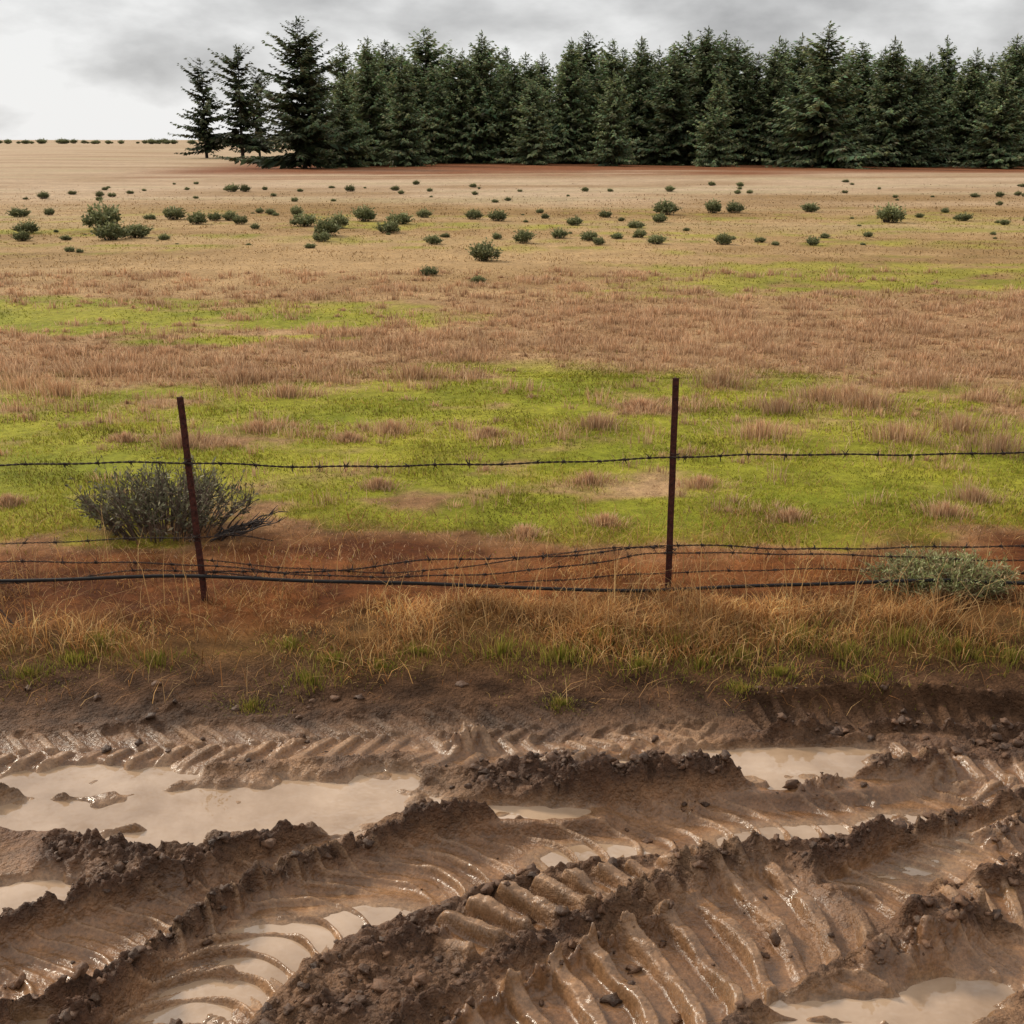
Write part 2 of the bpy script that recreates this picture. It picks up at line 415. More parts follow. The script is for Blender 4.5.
# ---- puddles
px_, py_, F = grid(np.arange(-3.2, 3.2, .02), np.arange(2.3, 5.2, .02))
m1 = blobs(px_, py_, PUD1); m2 = blobs(px_, py_, PUD2)
def water_part(keepv, lv, off):
    Fk = F[keepv[F].all(1)]; used = np.unique(Fk); rm = np.full(len(px_), -1); rm[used] = np.arange(len(used))
    return np.stack([px_[used], py_[used], np.full(len(used), lv)], 1), rm[Fk]+off
Va, Fa = water_part(m1 > .31, LV1, 0)
Vb, Fb = water_part(m2 > .30, LV2, len(Va))
me = mesh_np("puddle_water", np.concatenate([Va, Vb]), F4=np.concatenate([Fa, Fb]))
obj("puddle_water", me, M_WATER)

# ---- mud clods
def ico(sub):
    bm = bmesh.new(); bmesh.ops.create_icosphere(bm, subdivisions=sub, radius=1)
    v = np.array([q.co[:] for q in bm.verts]); f = np.array([[a.index for a in p.verts] for p in bm.faces]); bm.free(); return v, f
iv, iff = ico(2)
nc = 160000; cx = RNG.uniform(-3.1, 3.1, nc); cy = RNG.uniform(2.3, 5.3, nc)
h, crumb, tr, ins, m, rib, k, m2_ = height(cx, cy)
pr = np.clip(crumb-.3, 0, 1)*.12+.003
kp = (RNG.random(nc) < pr) & (ins < .1); cx = cx[kp]; cy = cy[kp]; h = h[kp]; print("clods", len(cx))
VV = []; FF = []; CC = []
for i in range(len(cx)):
    r = .0035+.021*random.random()**3.8
    sc = np.array([random.uniform(.7, 1.4), random.uniform(.7, 1.4), random.uniform(.5, .9)])*r
    q = iv+random.random()*50
    dn = 1+.4*np.sin(q[:, 0]*3.1+q[:, 1]*2)*np.cos(q[:, 1]*4.3+q[:, 2]*2.7)+.2*np.sin(q[:, 2]*9+q[:, 0]*7)
    v = iv*dn[:, None]*sc+np.array([cx[i], cy[i], h[i]+r*.1])
    FF.append(iff+len(iv)*i); VV.append(v); CC.append(np.tile(np.array([.085, .039, .017])*random.uniform(.6, 1.5), (len(iv), 1)))
VV = np.concatenate(VV)
me = mesh_np("mud_clods", VV, F3=np.concatenate(FF), attrs={"col": np.concatenate(CC), "wet": np.full(len(VV), .4), "field": np.zeros(len(VV))})
obj("mud_clods", me, M_TER)

# ------------------------------------------------------------------ grass
def blades(name, P3, h, w, ang, bend, col, tip=1.25, mat=M_GRASS, curl=.25, root=.72):
    n = len(P3); h = h[:, None]; w = w[:, None]; bend = bend[:, None]
    d = np.stack([np.cos(ang), np.sin(ang), 0*ang], 1)
    b = ang+pi/2+RNG.uniform(-1.2, 1.2, n); s = np.stack([np.cos(b), np.sin(b), 0*b], 1)
    up = np.array([[0, 0, 1.]])
    hz = h*np.sqrt(np.clip(1-(bend*.75)**2, .08, 1))
    base = P3; mid = base+up*hz*.6+d*bend*h*curl; tipv = base+up*hz+d*bend*h
    V = np.stack([base-s*w/2, base+s*w/2, mid+s*w*.36, mid-s*w*.36, tipv], 1).reshape(-1, 3)
    i = (np.arange(n)*5)[:, None]
    F4 = i+np.array([[0, 1, 2, 3]]); F3 = i+np.array([[3, 2, 4]])
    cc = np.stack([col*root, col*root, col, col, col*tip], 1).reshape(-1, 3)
    me = mesh_np(name, V, F3=F3, F4=F4, attrs={"col": np.clip(cc, 0, .9)})
    return obj(name, me, mat)
def ground_z(X, Y):
    z = base_height(X, Y)
    i = np.where(Y < 5.8)[0]
    if len(i): z[i] = height(X[i], Y[i])[0]
    return z
def mixcol(cols, n):
    k = np.array(cols); a = k[RNG.integers(0, len(k), n)]; b = k[RNG.integers(0, len(k), n)]
    t = RNG.random((n, 1)); return (a*(1-t)+b*t)*RNG.uniform(.7, 1.3, (n, 1))
def scatter(n, y0, y1, pow_=1.0, spread=.56):
    Y = y0+(y1-y0)*RNG.random(n)**pow_
    X = RNG.uniform(-1, 1, n)*(Y*spread+.8)
    return X, Y
GREEN = [(.21, .215, .016), (.29, .275, .026), (.37, .31, .055), (.165, .175, .015), (.34, .23, .07)]
DRY = [(.60, .31, .10), (.38, .16, .048), (.68, .44, .19), (.24, .095, .032)]
PINK = [(.42, .245, .135), (.54, .34, .20), (.34, .185, .095), (.62, .43, .27)]
X, Y = scatter(250000, 7.0, 15, 1.5)
g = green_mask(X, Y); kp = RNG.random(len(X)) < g*.95+.06; X = X[kp]; Y = Y[kp]; g = g[kp]; n = len(X)
patch = np.clip(.6+fbm(X*1.2, Y*1.2, 3, 101), .1, 1.5)
cc = mixcol(GREEN, n)*np.clip(.95+.7*fbm(X*.9, Y*1.3, 3, 102), .45, 1.4)[:, None]
cc = np.where(RNG.random((n, 1)) < (ss(.6, .15, g)[:, None]*.8), mixcol(PINK, n), cc)
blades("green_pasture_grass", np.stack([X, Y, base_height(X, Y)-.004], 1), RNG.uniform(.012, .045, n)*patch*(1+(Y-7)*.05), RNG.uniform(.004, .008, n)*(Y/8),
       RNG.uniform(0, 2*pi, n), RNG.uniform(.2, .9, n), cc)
X, Y = scatter(100000, 13, 75, 2.2)
kp = RNG.random(len(X)) < 1-ss(35, 72, Y)*.95; X = X[kp]; Y = Y[kp]
fc = field_color(X, Y); n = len(X)
blades("distant_field_grass", np.stack([X, Y, base_height(X, Y)-.004], 1), RNG.uniform(.015, .06, n)*(1+(Y-14)*.008)*np.clip(.7+fbm(X*.4, Y*.6, 3, 103), .2, 1.4), .008*(Y/9), RNG.uniform(0, 2*pi, n), RNG.uniform(.3, .95, n), fc*RNG.uniform(.85, 1.6, (n, 1)))

def tufts(name, CX, CY, R, nb, hmin, hmax, cols, wid=.004, lean=.8, gauss=False, hcap=1.5):
    n = len(CX); idx = np.repeat(np.arange(n), nb)
    a = RNG.uniform(0, 2*pi, len(idx))
    r = (np.abs(RNG.normal(size=len(idx)))*.5 if gauss else np.sqrt(RNG.random(len(idx))))*R[idx]
    r = r*(1+.35*np.sin(a*2+idx*1.7)+.2*np.sin(a*5+idx*2.3))
    ox = np.cos(a)*r*1.35; oy = np.sin(a)*r
    X = CX[idx]+ox; Y = CY[idx]+oy; t = np.clip(r/R[idx], 0, 1)
    ang = np.where(RNG.random(len(idx)) < .7, a, RNG.uniform(0, 2*pi, len(idx)))
    hh = RNG.uniform(hmin, hmax, len(idx))*(1-.5*t)*np.clip(R[idx]/np.mean(R), .6, hcap)
    cvar = RNG.uniform(.8, 1.2, n)[idx][:, None]
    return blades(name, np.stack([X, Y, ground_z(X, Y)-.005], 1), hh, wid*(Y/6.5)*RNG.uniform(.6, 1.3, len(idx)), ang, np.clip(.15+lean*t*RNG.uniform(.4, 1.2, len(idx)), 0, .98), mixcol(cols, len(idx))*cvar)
X, Y = scatter(6500, 8.0, 24, 1.25)
g = green_mask(X, Y); nn = fbm(X*.5, Y*.8, 3, 111)
dens = .06+.75*(1-ss(.2, .6, g))*ss(9.5, 12, Y)*(1-.8*ss(16, 22, Y))+.35*ss(.05, .4, nn)*ss(9.0, 11, Y)
kp = RNG.random(len(X)) < dens; X = X[kp]; Y = Y[kp]
R = RNG.uniform(.06, .38, len(X))*(1+.02*(Y-8)); print("tufts", len(X))
tufts("brown_grass_tufts", X, Y, R, 75, .04, .125, PINK, .0036, .8, True, 1.3)
cl = [(258,430,26),(392,432,28),(488,436,20),(597,428,32),(590,483,26),(378,487,18),(348,441,16),(640,408,22),(415,378,34),(700,486,24),(945,515,32),(525,536,18),(183,446,32),(22,388,50),(60,395,46),(820,400,50),(780,412,34),(870,408,40),(900,440,50),(960,430,50),(790,520,24),(605,524,18),(975,500,30),(125,440,14),(100,375,60),(240,382,40),(720,385,40),(930,385,60),(850,400,44),(8,505,16),(285,395,30),(1000,450,50),(760,436,40)]
pts = [G(a, b) for a, b, r in cl]; R = np.array([r*1.35*math.hypot(p[1], CH)/FPX for (a, b, r), p in zip(cl, pts)])
X = np.array([p[0] for p in pts]); Y = np.array([p[1] for p in pts])
tufts("dry_grass_clumps", X, Y, R, 640, .09, .18, PINK, .0036, .85, True, 1.15)
# verge dry grass
X, Y = scatter(180000, 5.3, 7.2, 1.0, .60)
dn = ss(5.40, 5.8, Y+.25*fbm(X*1.2, Y*1.2, 3, 121))*(1-ss(6.1, 7.0, Y+.5*fbm(X, Y, 2, 122)))
dn = dn*(.25+.75*ss(-1.3, -.3, X))*np.clip(.6+1.5*fbm(X*1.7, Y*2.5, 3, 123), .04, 1)
kp = RNG.random(len(X)) < dn*.8; X = X[kp]; Y = Y[kp]; n = len(X); print("verge", n)
cc = mixcol(DRY, n)*np.clip(.95+1.1*fbm(X*2, Y*2, 3, 125), .3, 1.6)[:, None]
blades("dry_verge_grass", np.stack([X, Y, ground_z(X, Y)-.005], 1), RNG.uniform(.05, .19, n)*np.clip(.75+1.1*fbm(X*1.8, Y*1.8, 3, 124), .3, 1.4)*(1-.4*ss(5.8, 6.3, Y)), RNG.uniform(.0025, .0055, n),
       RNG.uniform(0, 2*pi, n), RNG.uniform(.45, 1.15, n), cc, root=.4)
X, Y = scatter(28000, 5.1, 8.0, 1.0, .6); n = len(X)
kp = RNG.random(n) < np.clip(.4+fbm(X*1.2, Y*1.2, 3, 131), 0, .85)*ss(5.0, 5.5, Y+.3*fbm(X, Y, 2, 132)); X = X[kp]; Y = Y[kp]; n = len(X)
blades("straw_litter", np.stack([X, Y, ground_z(X, Y)+.001], 1), RNG.uniform(.03, .18, n), RNG.uniform(.002, .0045, n), RNG.uniform(0, 2*pi, n), RNG.uniform(.85, 1.25, n), mixcol(DRY+[(.2, .1, .045), (.14, .06, .025)], n)*.85)
cl = [(100,640,46),(155,655,34),(30,668,34),(75,655,30),(310,672,40),(250,690,22),(330,655,30),(560,655,50),(600,640,44),(500,650,44),(680,645,50),(740,655,46),(800,640,54),(850,652,46),(905,640,50),(960,650,50),(1010,655,44),(640,662,40),(420,650,30),(380,660,26),(700,660,30),(870,672,30),(780,668,30),(290,640,26),(1060,650,50),(-30,650,40),(740,678,20),(560,690,14)]
pts = [G(a, b+6) for a, b, r in cl]; R = np.array([r*1.3*math.hypot(p[1], CH)/FPX for (a, b, r), p in zip(cl, pts)])
tufts("green_verge_grass", np.array([p[0] for p in pts]), np.array([p[1] for p in pts]), R, 430, .025, .075, [(.17, .18, .018), (.25, .25, .03), (.34, .29, .06), (.46, .29, .10)], .005, .95, True)
X, Y = scatter(800, 5.6, 7.0, 1.0, .6); n = len(X)
kp = RNG.random(n) < .35+.6*ss(-1, 0, X); X = X[kp]; Y = Y[kp]; n = len(X)
blades("tall_dry_stalks", np.stack([X, Y, ground_z(X, Y)], 1), RNG.uniform(.2, .48, n), RNG.uniform(.003, .0055, n), RNG.uniform(0, 2*pi, n), RNG.uniform(.1, 1.1, n), mixcol([(.62, .40, .17), (.44, .25, .1)], n))

# ------------------------------------------------------------------ tubes
def tube(pts, r, sides=6):
    pts = np.asarray(pts, float); n = len(pts); r = np.broadcast_to(np.asarray(r, float), (n,))
    t = np.gradient(pts, axis=0); t /= np.linalg.norm(t, axis=1)[:, None]+1e-9
    ref = np.where(np.abs(t[:, 2:3]) > .9, np.array([[1., 0, 0]]), np.array([[0, 0, 1.]]))
    a = np.cross(t, ref); a /= np.linalg.norm(a, axis=1)[:, None]+1e-9; b = np.cross(t, a)
    th = np.arange(sides)*2*pi/sides
    V = pts[:, None]+r[:, None, None]*(np.cos(th)[None, :, None]*a[:, None]+np.sin(th)[None, :, None]*b[:, None])
    i = np.arange(n*sides).reshape(n, sides); j = np.roll(i, -1, 1)
    F = np.stack([i[:-1], j[:-1], j[1:], i[1:]], -1).reshape(-1, 4)
    return V.reshape(-1, 3), F
class Acc:
    def __init__(s): s.V = []; s.F4 = []; s.F3 = []; s.C = []; s.n = 0
    def add(s, V, F4=None, F3=None, col=(1, 1, 1)):
        s.V.append(V)
        if F4 is not None: s.F4.append(F4+s.n)
        if F3 is not None: s.F3.append(F3+s.n)
        c = np.asarray(col, float)
        s.C.append(np.tile(c, (len(V), 1)) if c.ndim == 1 else c); s.n += len(V)
    def mesh(s, name, smooth=True):
        return mesh_np(name, np.concatenate(s.V), np.concatenate(s.F3) if s.F3 else None, np.concatenate(s.F4) if s.F4 else None, smooth, {"col": np.concatenate(s.C)})

# ------------------------------------------------------------------ fence
fence = empty("barbed_wire_fence")
YF = G(668, 588)[1]; YL = G(205, 600)[1]
def t_post(base, top, nm):
    base = np.array(base); top = np.array(top); ax = top-base; Ln = np.linalg.norm(ax); ax /= Ln
    xax = np.array([1., 0, 0]); xax -= ax*xax.dot(ax); xax /= np.linalg.norm(xax); yax = np.cross(ax, xax)
    bm = bmesh.new()
    f, w, dp = .0035, .018, .034
    prof = [(-w, -f), (w, -f), (w, f), (f, f), (f, dp), (-f, dp), (-f, f), (-w, f)]
    rings = []
    for kk, tt in enumerate(np.linspace(-.3, Ln, 12)):
        rings.append([bm.verts.new(tuple(base+ax*tt+xax*(a+.0008*sin(kk*2.1))+yax*b)) for a, b in prof])
    for r0, r1 in zip(rings, rings[1:]):
        for i in range(8): bm.faces.new([r0[i], r0[(i+1) % 8], r1[(i+1) % 8], r1[i]])
    bm.faces.new(rings[-1])
    t = .08
    while t < Ln-.02:
        c = base+ax*t-yax*(f+.004)
        vs = [bm.verts.new(tuple(c+xax*a+yax*b+ax*e)) for e in (-.008, .008) for a, b in ((-.007, .004), (.007, .004), (.007, -.005), (-.007, -.005))]
        for q in ((0, 1, 2, 3), (7, 6, 5, 4), (0, 4, 5, 1), (1, 5, 6, 2), (2, 6, 7, 3), (3, 7, 4, 0)): bm.faces.new([vs[i] for i in q])
        t += .055
    bmesh.ops.recalc_face_normals(bm, faces=bm.faces)
    me = D.meshes.new(nm); bm.to_mesh(me); bm.free()
    return obj(nm, me, M_RUST, fence)
bl = (*G(205, 600), 0); br = (*G(668, 588), 0)
t_post(bl, P(180, 397, YL+.0), "post_1"); t_post(br, P(676, 378, YF), "post_2")
sx = br[0]-bl[0]
t_post((bl[0]-sx, YL-.05, 0), (bl[0]-sx+.03, YL-.03, 1.15), "post_3"); t_post((br[0]+sx, YF+.05, 0), (br[0]+sx, YF+.06, 1.18), "post_4")
def smooth_path(pts, step=.02):
    c = catmull(pts, 40); seg = np.linalg.norm(np.diff(c, axis=0), axis=1); s = np.concatenate([[0], np.cumsum(seg)])
    t = np.arange(0, s[-1], step); return np.stack([np.interp(t, s, c[:, k]) for k in range(3)], 1), t
def barbed(name, pts, barb=.16, r=.0023):
    c, t = smooth_path(pts, .01); A = Acc(); r = r*1.1
    c = c+np.stack([0*t, .003*np.sin(t*5), .005*np.sin(t*3.1)+.003*np.sin(t*11)], 1)
    for k in (0, pi):
        ph = t*2*pi/.08+k
        V, F = tube(c+np.stack([0*t, .0032*np.cos(ph), .0032*np.sin(ph)], 1), r, 5); A.add(V, F)
    i = 5; q8 = r/.0016
    while i < len(c)-8:
        for q in range(4):
            a = random.uniform(0, 2*pi); e = c[i]
            d = np.array([random.uniform(-.8, .8), cos(a), sin(a)]); d /= np.linalg.norm(d)
            V, F = tube([e-d*.006, e+d*.018, e+d*.038], [.0016*q8, .0013*q8, .0006], 4); A.add(V, F)
        th = np.linspace(0, 6*pi, 24)
        V, F = tube(c[i]+np.stack([th/(6*pi)*.02-.01, .0062*np.cos(th), .0062*np.sin(th)], 1), .0016*q8, 4); A.add(V, F)
        i += int(barb*random.uniform(.8, 1.2)/.01)
    return obj(name, A.mesh(name), M_WIRE, fence)
def PY(l): return [P(a, b, y) for a, b, y in l]
mid = .5*(YL+YF)
barbed("top_wire", PY([(-420,474,YL-.05),(0,466,YL-.03),(187,462,YL-.03),(330,467,YL),(500,464,mid),(675,457,YF-.04),(840,455,YF),(1024,452,YF),(1300,446,YF+.05)]), .18, .0028)
barbed("middle_wire", PY([(-300,540,YL),(0,543,YL),(100,540,YL+.02),(195,538,YL-.02),(240,536,YL+.1),(275,540,YL+.2)]), .2, .0018)
barbed("middle_wire_right", PY([(205,572,YL-.03),(330,572,YL+.1),(420,560,mid+.1),(560,556,mid+.1),(674,546,YF-.03),(800,548,YF+.05),(1024,547,YF+.05),(1300,545,YF+.05)]), .17, .0024)
barbed("low_wire", PY([(-300,560,YL),(0,561,YL),(200,566,YL-.03),(330,575,YL),(480,575,mid),(600,562,mid),(672,552,YF-.03),(850,556,YF),(1024,560,YF),(1300,562,YF)]), .22, .0021)
barbed("loose_wire", PY([(-300,575,YL+.1),(0,583,YL+.1),(150,571,YL+.1),(300,579,mid),(450,586,mid),(560,580,mid),(670,572,YF+.03),(820,570,YF+.1),(1024,573,YF),(1300,575,YF)]), .26, .0019)
barbed("sagging_wire", PY([(203,560,YL),(280,568,YL+.1),(400,572,YL+.15),(510,560,mid+.1),(590,550,mid),(673,548,YF-.03)]), .2, .0018)
barbed("slack_wire_end", PY([(-160,560,YL),(-70,572,YL-.1),(-20,590,YL-.25),(8,618,YL-.38),(28,642,YL-.46)]), .4, .0018)
c, t = smooth_path(PY([(-400,590,YL-.05),(0,581,YL-.06),(120,577,YL-.07),(203,577,YL-.04),(330,581,YL-.08),(480,586,mid-.12),(600,590,mid-.18),(669,590,YF-.05),(800,584,YF-.2),(930,581,YF-.25),(1024,583,YF-.2),(1300,590,YF-.1)]), .02)
c = c+np.stack([0*t, .004*np.sin(t*6), .003*np.sin(t*4.3)], 1)
V, F = tube(c, .0105, 8); A = Acc(); A.add(V, F); obj("black_cable", A.mesh("black_cable"), M_HOSE, fence)
A = Acc()
for (a, b, y) in [(188, 462, YL), (203, 577, YL), (675, 457, YF), (669, 590, YF), (672, 552, YF), (196, 538, YL)]:
    e = np.array(P(a, b, y)); th = np.linspace(0, 6*pi, 50)
    V, F = tube(e+np.stack([.024*np.cos(th), .026*np.sin(th), .02*np.sin(th*.37)+th*.0006], 1), .0018, 5); A.add(V, F)
obj("wire_ties", A.mesh("wire_ties"), M_WIRE, fence)

# ------------------------------------------------------------------ shrubs
def shrub_mesh(name, R, H, nst, leaves, leafsize, lc, seed, stemcol=(.06, .05, .045), elong=1.0, stem_r=.004, spread=.5, width=.2):
    r = np.random.default_rng(seed); A = Acc(); LP = []; LD = []
    for i in range(nst):
        a = r.uniform(0, 2*pi); q = np.sqrt(r.random())
        x0 = np.array([cos(a)*q*R*elong, sin(a)*q*R, 0])
        hh = H*np.sqrt(max(.05, 1-(q*.88)**3))*r.uniform(.5, 1.12)
        end = x0*r.uniform(.95, 1.15)+np.array([0, 0, hh])
        st = x0*(1-spread)+np.array([r.normal()*R*.06, r.normal()*R*.06, -.01])
        t = np.linspace(0, 1, 7)[:, None]
        kink = r.normal(size=(7, 3))*R*.03
        p = st+(end-st)*t+np.array([0, 0, 1.])*H*.1*np.sin(t*pi)+kink*t
        V, F = tube(p, np.linspace(stem_r, stem_r*.3, 7), 4); A.add(V, F, col=np.array(stemcol)*r.uniform(.6, 1.6))
        d0 = (end-st)/np.linalg.norm(end-st)
        for q in range(4):
            k = r.integers(2, 6); d = d0+r.normal(size=3)*.5
            tw = [p[k], p[k]+d*H*.16, p[k]+d*H*.3+np.array([0, 0, H*.06])]
            V, F = tube(tw, [stem_r*.5, stem_r*.35, stem_r*.15], 3); A.add(V, F, col=np.array(stemcol)*r.uniform(.6, 1.6))
            for _ in range(leaves):
                u = r.random(); LP.append(np.array(tw[0])*(1-u)+np.array(tw[2])*u); LD.append(d)
        for _ in range(leaves*2):
            u = r.uniform(.4, 1.); kk = min(5, int(u*6)); LP.append(p[kk]+(p[kk+1]-p[kk])*(u*6-kk)); LD.append(d0)
    LP = np.array(LP)+r.normal(size=(len(LP), 3))*H*.02; n = len(LP)
    LD = np.array(LD); LD /= np.linalg.norm(LD, axis=1)[:, None]
    d = LD+r.normal(size=(n, 3))*.6; d /= np.linalg.norm(d, axis=1)[:, None]
    s = np.cross(d, r.normal(size=(n, 3))); s /= np.linalg.norm(s, axis=1)[:, None]
    l = leafsize*r.uniform(.6, 1.4, (n, 1))
    V = np.stack([LP, LP+d*l*.5+s*l*width, LP+d*l, LP+d*l*.5-s*l*width], 1).reshape(-1, 3)
    V[:, 2] = np.maximum(V[:, 2], 0.0)
    F = (np.arange(n)*4)[:, None]+np.array([[0, 1, 2, 3]])
    k = np.array(lc); cc = k[r.integers(0, len(k), n)]*r.uniform(.65, 1.35, (n, 1))
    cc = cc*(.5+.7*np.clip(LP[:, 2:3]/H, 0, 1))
    A.add(V, F, col=np.repeat(cc, 4, 0))
    return A.mesh(name)
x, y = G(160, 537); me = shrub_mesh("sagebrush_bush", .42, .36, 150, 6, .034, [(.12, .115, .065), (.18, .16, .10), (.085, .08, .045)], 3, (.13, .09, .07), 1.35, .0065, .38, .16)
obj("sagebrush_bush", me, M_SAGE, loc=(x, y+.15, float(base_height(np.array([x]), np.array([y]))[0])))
A = Acc(); r = np.random.default_rng(8)
for k in range(9):
    st = np.array([.38, -.15+r.normal()*.05, .02]); d = np.array([r.uniform(.2, .44), r.normal()*.08, r.uniform(.03, .18)])
    t = np.linspace(0, 1, 8)[:, None]; p = st+d*t+r.normal(size=(8, 3))*.012
    V, F = tube(p, np.linspace(.009, .003, 8), 5); A.add(V, F, col=(.05, .04, .035))
    for q in range(7):
        j = r.integers(2, 8); e = np.array([r.uniform(.02, .07), r.normal()*.03, r.uniform(-.01, .07)])
        V, F = tube([p[j], p[j]+e*.5, p[j]+e], [.004, .003, .0015], 4); A.add(V, F, col=(.05, .04, .035))
tw = obj("dead_twigs", A.mesh("dead_twigs"), M_SAGE, bpy.data.objects["sagebrush_bush"])
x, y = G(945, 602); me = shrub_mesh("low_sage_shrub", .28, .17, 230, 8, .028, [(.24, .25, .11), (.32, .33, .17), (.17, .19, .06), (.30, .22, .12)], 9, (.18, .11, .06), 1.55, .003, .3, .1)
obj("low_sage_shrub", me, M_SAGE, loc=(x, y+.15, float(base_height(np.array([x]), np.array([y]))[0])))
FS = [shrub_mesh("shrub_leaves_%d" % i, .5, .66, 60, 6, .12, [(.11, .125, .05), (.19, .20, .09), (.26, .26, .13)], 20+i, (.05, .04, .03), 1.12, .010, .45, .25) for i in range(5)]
fs = empty("field_shrubs")
SL = [(19,216,18),(43,197,10),(50,214,10),(27,233,22),(22,241,14),(72,193,8),(100,195,8),(112,195,8),(105,230,34),(110,240,26),(136,238,24),(165,240,12),(173,219,22),(150,219,10),(197,224,18),(215,220,12),(230,220,14),(240,224,14),(232,190,12),(245,190,10),(260,212,8),(270,214,10),(296,216,14),(305,226,22),(327,236,24),(322,241,16),(340,228,20),(363,221,20),(350,190,9),(388,233,22),(400,224,20),(425,217,12),(432,244,16),(445,237,8),(474,219,16),(485,261,26),(497,221,16),(525,243,18),(497,239,10),(545,218,8),(575,225,16),(560,238,14),(590,241,14),(598,245,12),(617,239,12),(605,217,12),(640,238,12),(658,244,16),(636,228,14),(666,214,20),(660,222,14),(670,190,9),(712,212,18),(735,212,16),(723,244,16),(760,242,10),(775,245,8),(809,211,16),(813,245,12),(825,238,10),(868,237,8),(889,222,28),(920,217,8),(963,220,14),(945,212,8),(975,196,8),(1000,196,8),(1005,224,10),(429,275,16),(478,283,13),(310,248,10),(255,229,8),(65,240,10),(70,252,9),(80,253,8),(540,212,7),(750,192,6),(845,192,6),(610,190,6),(585,190,7),(475,193,6),(430,190,6),(520,190,5),(395,189,7),(300,190,6),(130,192,6),(1060,215,16),(-40,225,22),(-25,200,12)]
rr = random.Random(4)
for k in range(80):
    SL.append((rr.uniform(-120, 1150), rr.uniform(186, 246) if rr.random() < .6 else rr.uniform(180, 200), rr.uniform(3, 7)))
for i, (a, b, w) in enumerate(SL):
    x, y = G(a, b); dd = math.hypot(y, CH); s = w*dd/FPX/1.15
    o = obj("shrub", FS[i % 5], M_SAGE, fs, (x, y, float(base_height(np.array([x]), np.array([y]))[0])-.02))
    o.scale = (s*rr.uniform(.85, 1.2), s, s*rr.uniform(.7, 1.0)); o.rotation_euler = (0, 0, rr.uniform(0, 6.28))

# ------------------------------------------------------------------ conifers
def conifer(name, H, R, seed, nlev=46, per=7, ragged=.25, base=.03, dens=1.0, power=.85, dark=1.0):
    r = np.random.default_rng(seed); A = Acc()
    hts = np.linspace(0, H, 10); tr_ = np.stack([.12*np.sin(hts*.5+seed)*hts/H, .1*np.cos(hts*.4)*hts/H, hts], 1)
    V, F = tube(tr_, np.linspace(H*.018, .01, 10), 7); A.add(V, F, col=(.05, .038, .03))
    SP = []; SDn = []; SL_ = []; SC = []
    lump = r.uniform(0, 6.28, 3)
    for lv in range(nlev):
        t = base+(1-base)*(lv+r.uniform(-.3, .3))/nlev
        t = min(max(t, base), .985)
        for q in range(per if t < .85 else max(4, per-2)):
            a = r.uniform(0, 2*pi)
            ln = R*((1-t)**power)*(1-.35*np.exp(-t*18))*r.uniform(1-ragged*1.6, 1+ragged*.7)
            ln *= 1+ragged*.5*sin(a*2+lump[0]+t*9)+ragged*.4*sin(a+lump[1]-t*14)
            if ln < .12: ln = .12
            if r.random() < ragged*.35: continue
            droop = -.30*(1-t)+.55*t+r.normal()*.1
            st = np.array([np.interp(t*H, hts, tr_[:, 0]), np.interp(t*H, hts, tr_[:, 1]), t*H])
            m_ = np.array([cos(a), sin(a), droop]); en = st+m_*ln+np.array([0, 0, .12*ln])
            md = st+m_*ln*.5-np.array([0, 0, .03*ln])
            if ln > .5:
                V, F = tube([st, md, en], [.02+.012*ln, .015, .004], 3); A.add(V, F, col=(.04, .032, .025))
            ns = max(3, int((3+ln*5.5)*dens))
            shade = r.uniform(.6, 1.4)
            for k in range(ns):
                u = (k+.6)/ns
                p = st*(1-u)**2+2*md*u*(1-u)+en*u*u
                for sd in (-1, 1):
                    aa = a+sd*r.uniform(.35, 1.1)
                    SP.append(p+r.normal(size=3)*.05)
                    SDn.append([cos(aa), sin(aa), droop*.6-r.uniform(.05, .5)])
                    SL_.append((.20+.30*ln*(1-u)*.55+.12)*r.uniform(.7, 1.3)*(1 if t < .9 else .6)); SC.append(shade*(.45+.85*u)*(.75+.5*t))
            SP.append(en-m_*.1); SDn.append([m_[0], m_[1], droop+.1]); SL_.append(.32 if t < .9 else .2); SC.append(shade*1.35)
    for k in range(6):
        SP.append(np.array([tr_[-1, 0], tr_[-1, 1], H-.25*k*.6])); SDn.append([r.normal()*.3, r.normal()*.3, 1.]); SL_.append(.35); SC.append(1.)
    SP = np.array(SP); n = len(SP); d = np.array(SDn); d /= np.linalg.norm(d, axis=1)[:, None]; l = np.array(SL_)[:, None]
    s = np.cross(d, np.array([[0, 0, 1.]])+r.normal(size=(n, 3))*.55); s /= np.linalg.norm(s, axis=1)[:, None]
    w = l*.26
    V = np.stack([SP, SP+d*l*.4+s*w, SP+d*l-np.array([[0, 0, 1.]])*l*.12, SP+d*l*.4-s*w], 1).reshape(-1, 3)
    V[:, 2] = np.maximum(V[:, 2], .02)
    F = (np.arange(n)*4)[:, None]+np.array([[0, 1, 2, 3]])
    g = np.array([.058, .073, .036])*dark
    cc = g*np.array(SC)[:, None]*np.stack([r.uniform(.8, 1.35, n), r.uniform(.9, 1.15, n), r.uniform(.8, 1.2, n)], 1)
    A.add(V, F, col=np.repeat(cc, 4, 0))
    return A.mesh(name, False)
def place_tree(name, me, px, py, hpx, H, rot, parent=None, wid=1.0):
    x, y = G(px, py); dd = y*cos(PITCH)+CH*sin(PITCH)
    s = hpx*dd/FPX/H
    o = obj(name, me, M_CONIFER, parent, (x, y, -.1)); o.scale = (s*wid, s*wid, s); o.rotation_euler = (0, 0, rot); return o
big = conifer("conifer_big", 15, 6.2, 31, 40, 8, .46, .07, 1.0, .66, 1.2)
th1 = conifer("conifer_thin", 12, 3.6, 33, 34, 7, .6, .10, .9, .46, 1.1)
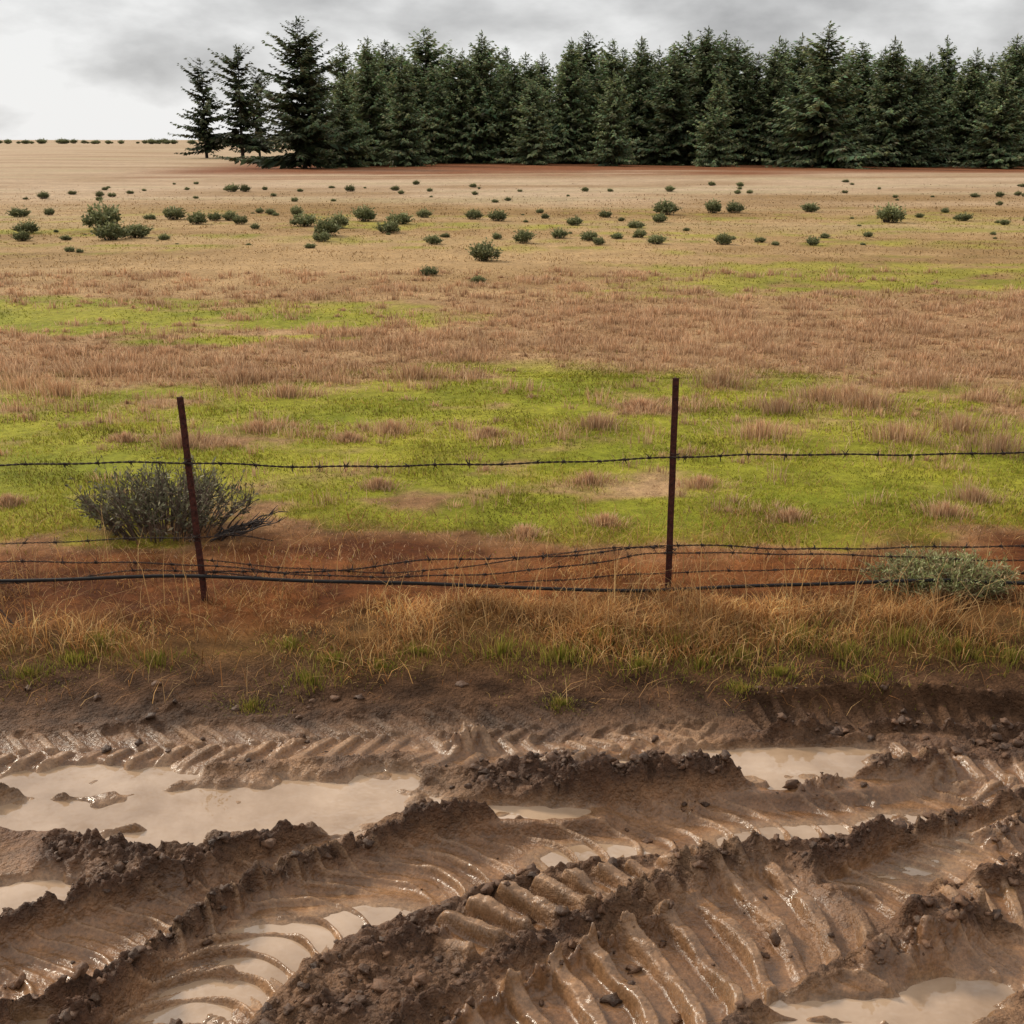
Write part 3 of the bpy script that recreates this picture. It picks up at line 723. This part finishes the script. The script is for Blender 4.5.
th2 = conifer("conifer_thin_b", 12, 3.6, 37, 32, 7, .62, .12, .9, .46, 1.1)
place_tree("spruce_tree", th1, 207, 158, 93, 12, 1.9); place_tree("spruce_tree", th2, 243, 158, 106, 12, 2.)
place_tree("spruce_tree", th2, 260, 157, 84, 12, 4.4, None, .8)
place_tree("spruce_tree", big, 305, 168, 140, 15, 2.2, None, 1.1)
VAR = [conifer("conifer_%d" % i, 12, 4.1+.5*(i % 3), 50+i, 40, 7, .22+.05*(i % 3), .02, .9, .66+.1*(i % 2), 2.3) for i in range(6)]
forest = empty("conifer_forest")
fr = [(350,166,88),(376,165,120),(402,166,108),(432,164,126),(462,165,108),(485,164,116),(512,165,98),(534,166,82),(560,164,102),(588,164,122),(610,166,92),(640,164,118),(668,165,108),(700,164,128),(712,166,92),(735,164,118),(765,165,110),(792,164,104),(818,166,134),(850,164,114),(880,165,120),(905,165,98),(935,164,118),(965,165,108),(992,166,92),(1015,164,120)]
for k in range(1, 16): fr.append((1015+k*29, 165, 108+rr.uniform(-16, 14)))
cnt = 0
for a, b, hh in fr:
    cnt += 1; place_tree("conifer", VAR[cnt*5 % 6], a+rr.uniform(-5, 5), b+rr.uniform(-1.2, 1), hh, 12, rr.uniform(0, 6.28), forest, rr.uniform(.85, 1.2))
for row, yy in enumerate((131, 139, 149, 161)):
    x = -20+row*1.5
    while x < 100+row*6:
        cnt += 1; o = obj("conifer", VAR[cnt*7 % 6], M_CONIFER, forest, (x, yy+rr.uniform(-2, 2), -.1))
        s = (11.2+rr.uniform(-1.8, 1.8)+row*.4)/12; o.scale = (s*.93, s*.93, s); o.rotation_euler = (0, 0, rr.uniform(0, 6.28)); x += rr.uniform(3., 5.)
dt = empty("distant_treeline")
for k in range(460):
    yy = rr.uniform(640, 720); xx = -900+k*2.2+rr.uniform(-3, 3)
    if rr.random() < .2+.15*sin(k*.21): continue
    o = obj("far_tree", FS[k % 5], M_CONIFER, dt, (xx, yy, 0))
    s = rr.uniform(1.2, 3.2); o.scale = (s*1.3, s, s)

# ------------------------------------------------------------------ world and sun
SUN_EL = radians(33); SUN_AZ = radians(-50)
w = D.worlds.new("World"); scene.world = w; w.use_nodes = True; nt = w.node_tree; nt.nodes.clear()
out = N(nt, "ShaderNodeOutputWorld"); sky = N(nt, "ShaderNodeTexSky"); sky.sky_type = 'NISHITA'; sky.sun_disc = False
sky.sun_elevation = SUN_EL; sky.sun_rotation = SUN_AZ
b1 = N(nt, "ShaderNodeBackground"); b1.inputs[1].default_value = .06; L(nt, sky.outputs[0], b1.inputs[0])
tc = N(nt, "ShaderNodeTexCoord"); mp = N(nt, "ShaderNodeMapping"); mp.inputs["Scale"].default_value = (2.2, 2.2, 5)
mp.inputs["Location"].default_value = (.3, .5, .6)
L(nt, tc.outputs["Generated"], mp.inputs[0])
n1 = noise(nt, mp.outputs[0], 3.2, 7, .52); n1.inputs["Distortion"].default_value = .12
sep = N(nt, "ShaderNodeSeparateXYZ"); L(nt, tc.outputs["Generated"], sep.inputs[0])
side = maprange(nt, sep.outputs[0], -.5, .1, .17, .06)
up = maprange(nt, sep.outputs[2], 0, .12, .07, -.03)
cr = N(nt, "ShaderNodeValToRGB"); L(nt, math_(nt, 'ADD', math_(nt, 'ADD', n1.outputs[0], side), up), cr.inputs[0])
e = cr.color_ramp.elements; e[0].position = .38; e[0].color = (.42, .42, .425, 1); e[1].position = .70; e[1].color = (.90, .90, .895, 1)
q = cr.color_ramp.elements.new(.53); q.color = (.62, .62, .62, 1)
el = maprange(nt, sep.outputs[2], .1, .8, 1.0, 1.6)
b2 = N(nt, "ShaderNodeBackground"); L(nt, cr.outputs[0], b2.inputs[0]); L(nt, el, b2.inputs[1])
mx = N(nt, "ShaderNodeMixShader"); mx.inputs[0].default_value = .95
L(nt, b1.outputs[0], mx.inputs[1]); L(nt, b2.outputs[0], mx.inputs[2]); L(nt, mx.outputs[0], out.inputs[0])
sl = D.lights.new("sun", 'SUN'); sl.energy = 3.5; sl.angle = radians(10); sl.color = (1, .90, .74)
so = D.objects.new("sun", sl); COLL.objects.link(so)
from mathutils import Vector
dv = Vector((sin(SUN_AZ)*cos(SUN_EL), cos(SUN_AZ)*cos(SUN_EL), sin(SUN_EL)))
so.rotation_euler = dv.to_track_quat('Z', 'Y').to_euler()
scene.view_settings.view_transform = 'Standard'; scene.view_settings.look = 'None'; scene.view_settings.exposure = 0; scene.view_settings.gamma = 1
